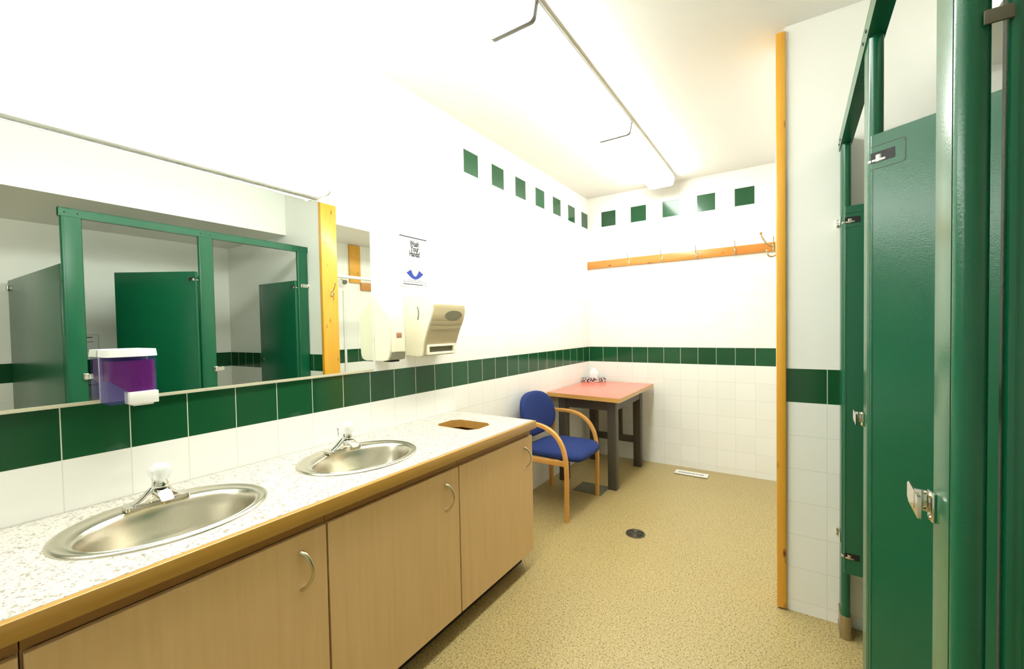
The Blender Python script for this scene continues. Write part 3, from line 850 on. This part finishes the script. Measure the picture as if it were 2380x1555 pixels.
def keeper(p_, x0, y1, z):
    # bent plate latch keeper projecting past the far edge
    b = BM()
    box(b, x0-.004, x0, y1-.026, y1-.002, z-.020, z+.020, bev=.001)
    prism(b, [(y1-.022, z-.018), (y1+.030, z-.013), (y1+.040, z-.007), (y1+.040, z+.013), (y1+.030, z+.018), (y1-.022, z+.012)], 0, x0-.018, x0-.014)
    box(b, x0-.018, x0-.001, y1-.006, y1-.002, z-.012, z+.018, bev=.0008)
    link_mesh('latch_keeper', b, 'chrome', p_)
    for dz in (-.015, .015):
        b = BM(); lathe(b, [(0, .003), (.003, .002), (.004, 0)], (x0-.004, y1-.018, z+dz), 12, Matrix.Rotation(-PI/2, 4, 'Y'))
        link_mesh('screw', b, 'satin_nickel', p_)
keeper(pil[0][0], pil[0][1], pil[0][3], 1.093)
keeper(pil[1][0], pil[1][1], pil[1][3], 1.075)
for z in (1.78, .42):    # wall brackets of the farthest pilaster
    p_, x0, y0, y1 = pil[2]
    b = BM(); box(b, x0-.005, x0-.0005, y1-.075, YS-.001, z-.016, z+.016, bev=.001)
    box(b, x0-.012, x0-.005, YS-.0045, YS-.0005, z-.016, z+.016, bev=.001)
    link_mesh('wall_bracket', b, 'chrome', p_)
# head rail
hr = thing('head_rail', 'green metal head rail across the tops of the stall posts', 'rail', (1.99, -2.66, 2.09))
def skewbox(b, dx0, dx1, y0, y1, z0, z1):
    prism(b, [(XS(y0)+dx0, y0), (XS(y0)+dx1, y0), (XS(y1)+dx1, y1), (XS(y1)+dx0, y1)], 2, z0, z1)
for (ya, yb) in ((-3.472, -2.692), (-2.691, -1.862)):
    b = BM(); skewbox(b, -.004, .000, ya, yb, ZT-.052, ZT); skewbox(b, TH, TH+.004, ya, yb, ZT-.052, ZT); skewbox(b, -.004, TH+.004, ya, yb, ZT-.004, ZT+.001); skewbox(b, .000, TH, ya, yb, ZT-.0515, ZT-.046)
    link_mesh('rail_section', b, 'green_paint', hr, 0)
for (p_, x0, y0, y1) in pil:
    for yy in (y0+.02, y1-.02):
        b = BM(); lathe(b, [(0, .003), (.004, .002), (.005, 0)], (XS(yy)-.004, yy, ZT-.028), 12, Matrix.Rotation(-PI/2, 4, 'Y'))
        link_mesh('bolt', b, 'black', hr)

# doors, hinged on the near side of posts 2 and 3, opened inward
def stall_door(hx, hy, ang, wdt, label, z0=.30, z1=1.823):
    d = thing('stall_door', label, 'stall door', (hx, hy, 0), 'green stall doors opened inward', rz=ang)
    M = WM[d.name]
    def L(b): bmesh.ops.transform(b, matrix=M, verts=b.verts); return b
    # local frame: +x along the door from the hinge, y thickness
    b = BM(); prism(b, [(wdt/2+u, v) for u, v in rrect(wdt/2, .0125, .005, 3)], 2, z0, z1); bevel_all(b, .0015, 1, 60)
    leaf = link_mesh('leaf', L(b), 'green_paint', d, 30)
    # folded edge seam line and hinge pocket outline on both faces
    b = BM()
    for s in (-1, 1):
        f = s*.0126
        e = sorted((f-.0004*s, f+.0003*s))
        zc = z1-.058
        box(b, .001, .068, e[0], e[1], zc+.028, zc+.0295); box(b, .001, .068, e[0], e[1], zc-.0295, zc-.028)
        box(b, .072, .0735, e[0], e[1], zc-.024, zc+.024)
        box(b, .068, .0725, e[0], e[1], zc+.024, zc+.0285); box(b, .068, .0725, e[0], e[1], zc-.0285, zc-.024)
        box(b, .0055, .0065, e[0], e[1], z0+.01, zc-.031)
    link_mesh('pocket_outline', L(b), 'seam_line', leaf, 0)
    for nm, zc in (('hinge', z1-.058), ('hinge', z0+.075)):
        b = BM(); 
        box(b, .002, .052, -.0129, .0129, zc-.013, zc+.013)
        h = link_mesh('hinge_pocket', L(b), 'black', leaf, 0)
        b = BM(); box(b, .004, .034, -.0140, .0140, zc-.011, zc-.004, bev=.002); cyl(b, (.018, 0, zc-.011), (.018, 0, zc+.006), .0142, n=16); box(b, -.008, .012, -.008, .008, zc-.010, zc-.002, bev=.002)
        link_mesh('hinge', L(b), 'chrome', leaf)
    # slide latch near the free edge
    b = BM(); cyl(b, (wdt-.035, -.0125, 1.09), (wdt-.035, -.020, 1.09), .013, n=20); box(b, wdt-.075, wdt-.012, .0125, .020, 1.075, 1.105, bev=.002)
    link_mesh('latch', L(b), 'chrome', leaf)
    # coat hook inside
    return d
stall_door(XS(-2.742)+.006, -2.727-.030, math.radians(-32.5), .605, 'near green stall door swung into its stall, large panel at right')
stall_door(XS(-1.962)+.006, -1.962-.016, math.radians(-1.5), .590, 'farther green stall door, dark narrow panel beside the tiled partition wall')
# side panels
sp = thing('stall_divider', 'green end panel of the stalls, at the extreme right edge', 'stall panel', (2.7, -3.452, 0), 'green stall side panels')
b = BM(); box(b, 2.012, 3.46, -3.466, -3.441, .30, 1.802, bev=.003); pn = link_mesh('panel', b, 'green_paint', sp)
b = BM(); box(b, 2.018, 2.0195, -3.4668, -3.466, .30, 1.80); box(b, 2.026, 2.028, -3.4668, -3.466, .30, 1.80); link_mesh('edge_fold', b, 'green_paint', pn, 0)
for z in (1.694, .40):
    b = BM(); box(b, 1.990, 2.014, -3.470, -3.4665, z-.008, z+.008, bev=.001); link_mesh('front_bracket', b, 'dark_slot', sp)
for z in (1.74, .40):
    b = BM(); box(b, 3.43, 3.499, -3.474, -3.4665, z-.02, z+.02, bev=.001); link_mesh('rear_bracket', b, 'chrome', sp)
s2 = thing('stall_divider', 'green divider panel between the two stalls, hidden behind the near open door', 'stall panel', (2.75, -2.692, 0), 'green stall side panels')
b = BM(); box(b, 2.022, 3.46, -2.704, -2.680, .30, 1.802, bev=.003); link_mesh('panel', b, 'green_paint', s2)
for z in (1.74, .40):
    for xa_, xb_ in ((3.43, 3.499), (2.010, 2.05)):
        b = BM(); box(b, xa_, xb_, -2.680, -2.674, z-.02, z+.02); link_mesh('bracket', b, 'chrome', s2)

# small notice and roll dispenser seen in the mirror
no = thing('wall_notice', 'small framed notice on the wall behind the stalls, seen in mirror', 'notice', (3.499, -3.0, 1.29))
b = BM(); box(b, 3.4965, 3.4995, -3.075, -2.945, 1.212, 1.362); link_mesh('sheet', b, 'paper', no, 0)
b = BM()
for a_ in ((-3.075, -3.0725, 1.212, 1.362), (-2.9475, -2.945, 1.212, 1.362), (-3.075, -2.945, 1.212, 1.2145), (-3.075, -2.945, 1.3595, 1.362)): box(b, 3.4955, 3.4966, *a_)
link_mesh('border_line', b, 'ink_grey', no, 0)
b = BM(); box(b, 3.4955, 3.4966, -3.05, -2.985, 1.333, 1.341); link_mesh('print', b, 'ink', no, 0)
b = BM(); box(b, 3.4955, 3.4966, -3.05, -2.98, 1.295, 1.300); link_mesh('red_print', b, 'ink_red', no, 0)
td = thing('roll_dispenser', 'grey-blue toilet roll dispenser in the near stall, low in the mirror', 'roll dispenser', (3.42, -3.03, .9))
b = BM(); box(b, 3.37, 3.499, -3.12, -2.92, .92, 1.0, bev=.012, seg=3); link_mesh('cover', b, 'blue_grey', td)
b = BM(); box(b, 3.385, 3.499, -3.11, -2.93, .81, .915, bev=.012, seg=3); link_mesh('body', b, 'blue_grey', td)

# ------------------------------------------------------------------ changing nook behind the partition, seen in the mirror
rd = thing('curtain_rod', 'white curtain rod behind the pine board, seen in the mirror', 'rod', (1.84, -.86, 1.885))
b = BM(); cyl(b, (1.84, -1.715, 1.885), (1.84, -.004, 1.885), .016); link_mesh('tube', b, 'white_enamel', rd)
for y0_, y1_ in ((-1.7195, -1.708), (-.012, -.0008)):
    b = BM(); cyl(b, (1.84, y0_, 1.885), (1.84, y1_, 1.885), .030); link_mesh('flange', b, 'white_plastic', rd)
nb = link_mesh('wall_board', boxbm(2.476, 2.4995, -1.035, -.885, 1.922, 2.360, bev=.003), 'pine_vertical')
tag(nb, 'short upright brown pine board on the nook wall, seen in mirror', 'board')
hb = thing('coat_rail', 'wooden hook rail at the right end of the mirror reflection', 'coat rail', (2.49, -.45, 1.89))
link_mesh('board', boxbm(2.476, 2.4995, -.880, -.05, 1.838, 1.935, bev=.003), 'pine_along_y', hb)
for y in (-.66, -.36): link_mesh('hook', hook_bm(2.4758, y, 1.885, -PI/2), 'brass', hb, 50)
sh = thing('shower_head', 'small chrome shower head beside the pine board in the mirror', 'shower head', (2.45, -1.15, 1.92))
b = BM(); lathe(b, [(0, 0), (.026, 0), (.030, .010), (.020, .030), (.012, .045), (0, .046)], (2.41, -1.150, 1.905), 24, Matrix.Rotation(PI/2-.5, 4, 'Y')); link_mesh('head', b, 'grey_lever', sh)
b = BM(); sweep(b, catmull([(2.499, -1.150, 1.95), (2.47, -1.150, 1.948), (2.445, -1.150, 1.928)], 5), circ(.008, 10), side=(0, 1, 0)); link_mesh('arm', b, 'chrome', sh)
vs_ = link_mesh('wall_strip', boxbm(2.488, 2.4995, -1.122, -1.096, .01, 1.822, bev=.002), 'white_enamel')
tag(vs_, 'pale upright strip on the nook wall, right of the pine post in mirror', 'strip')
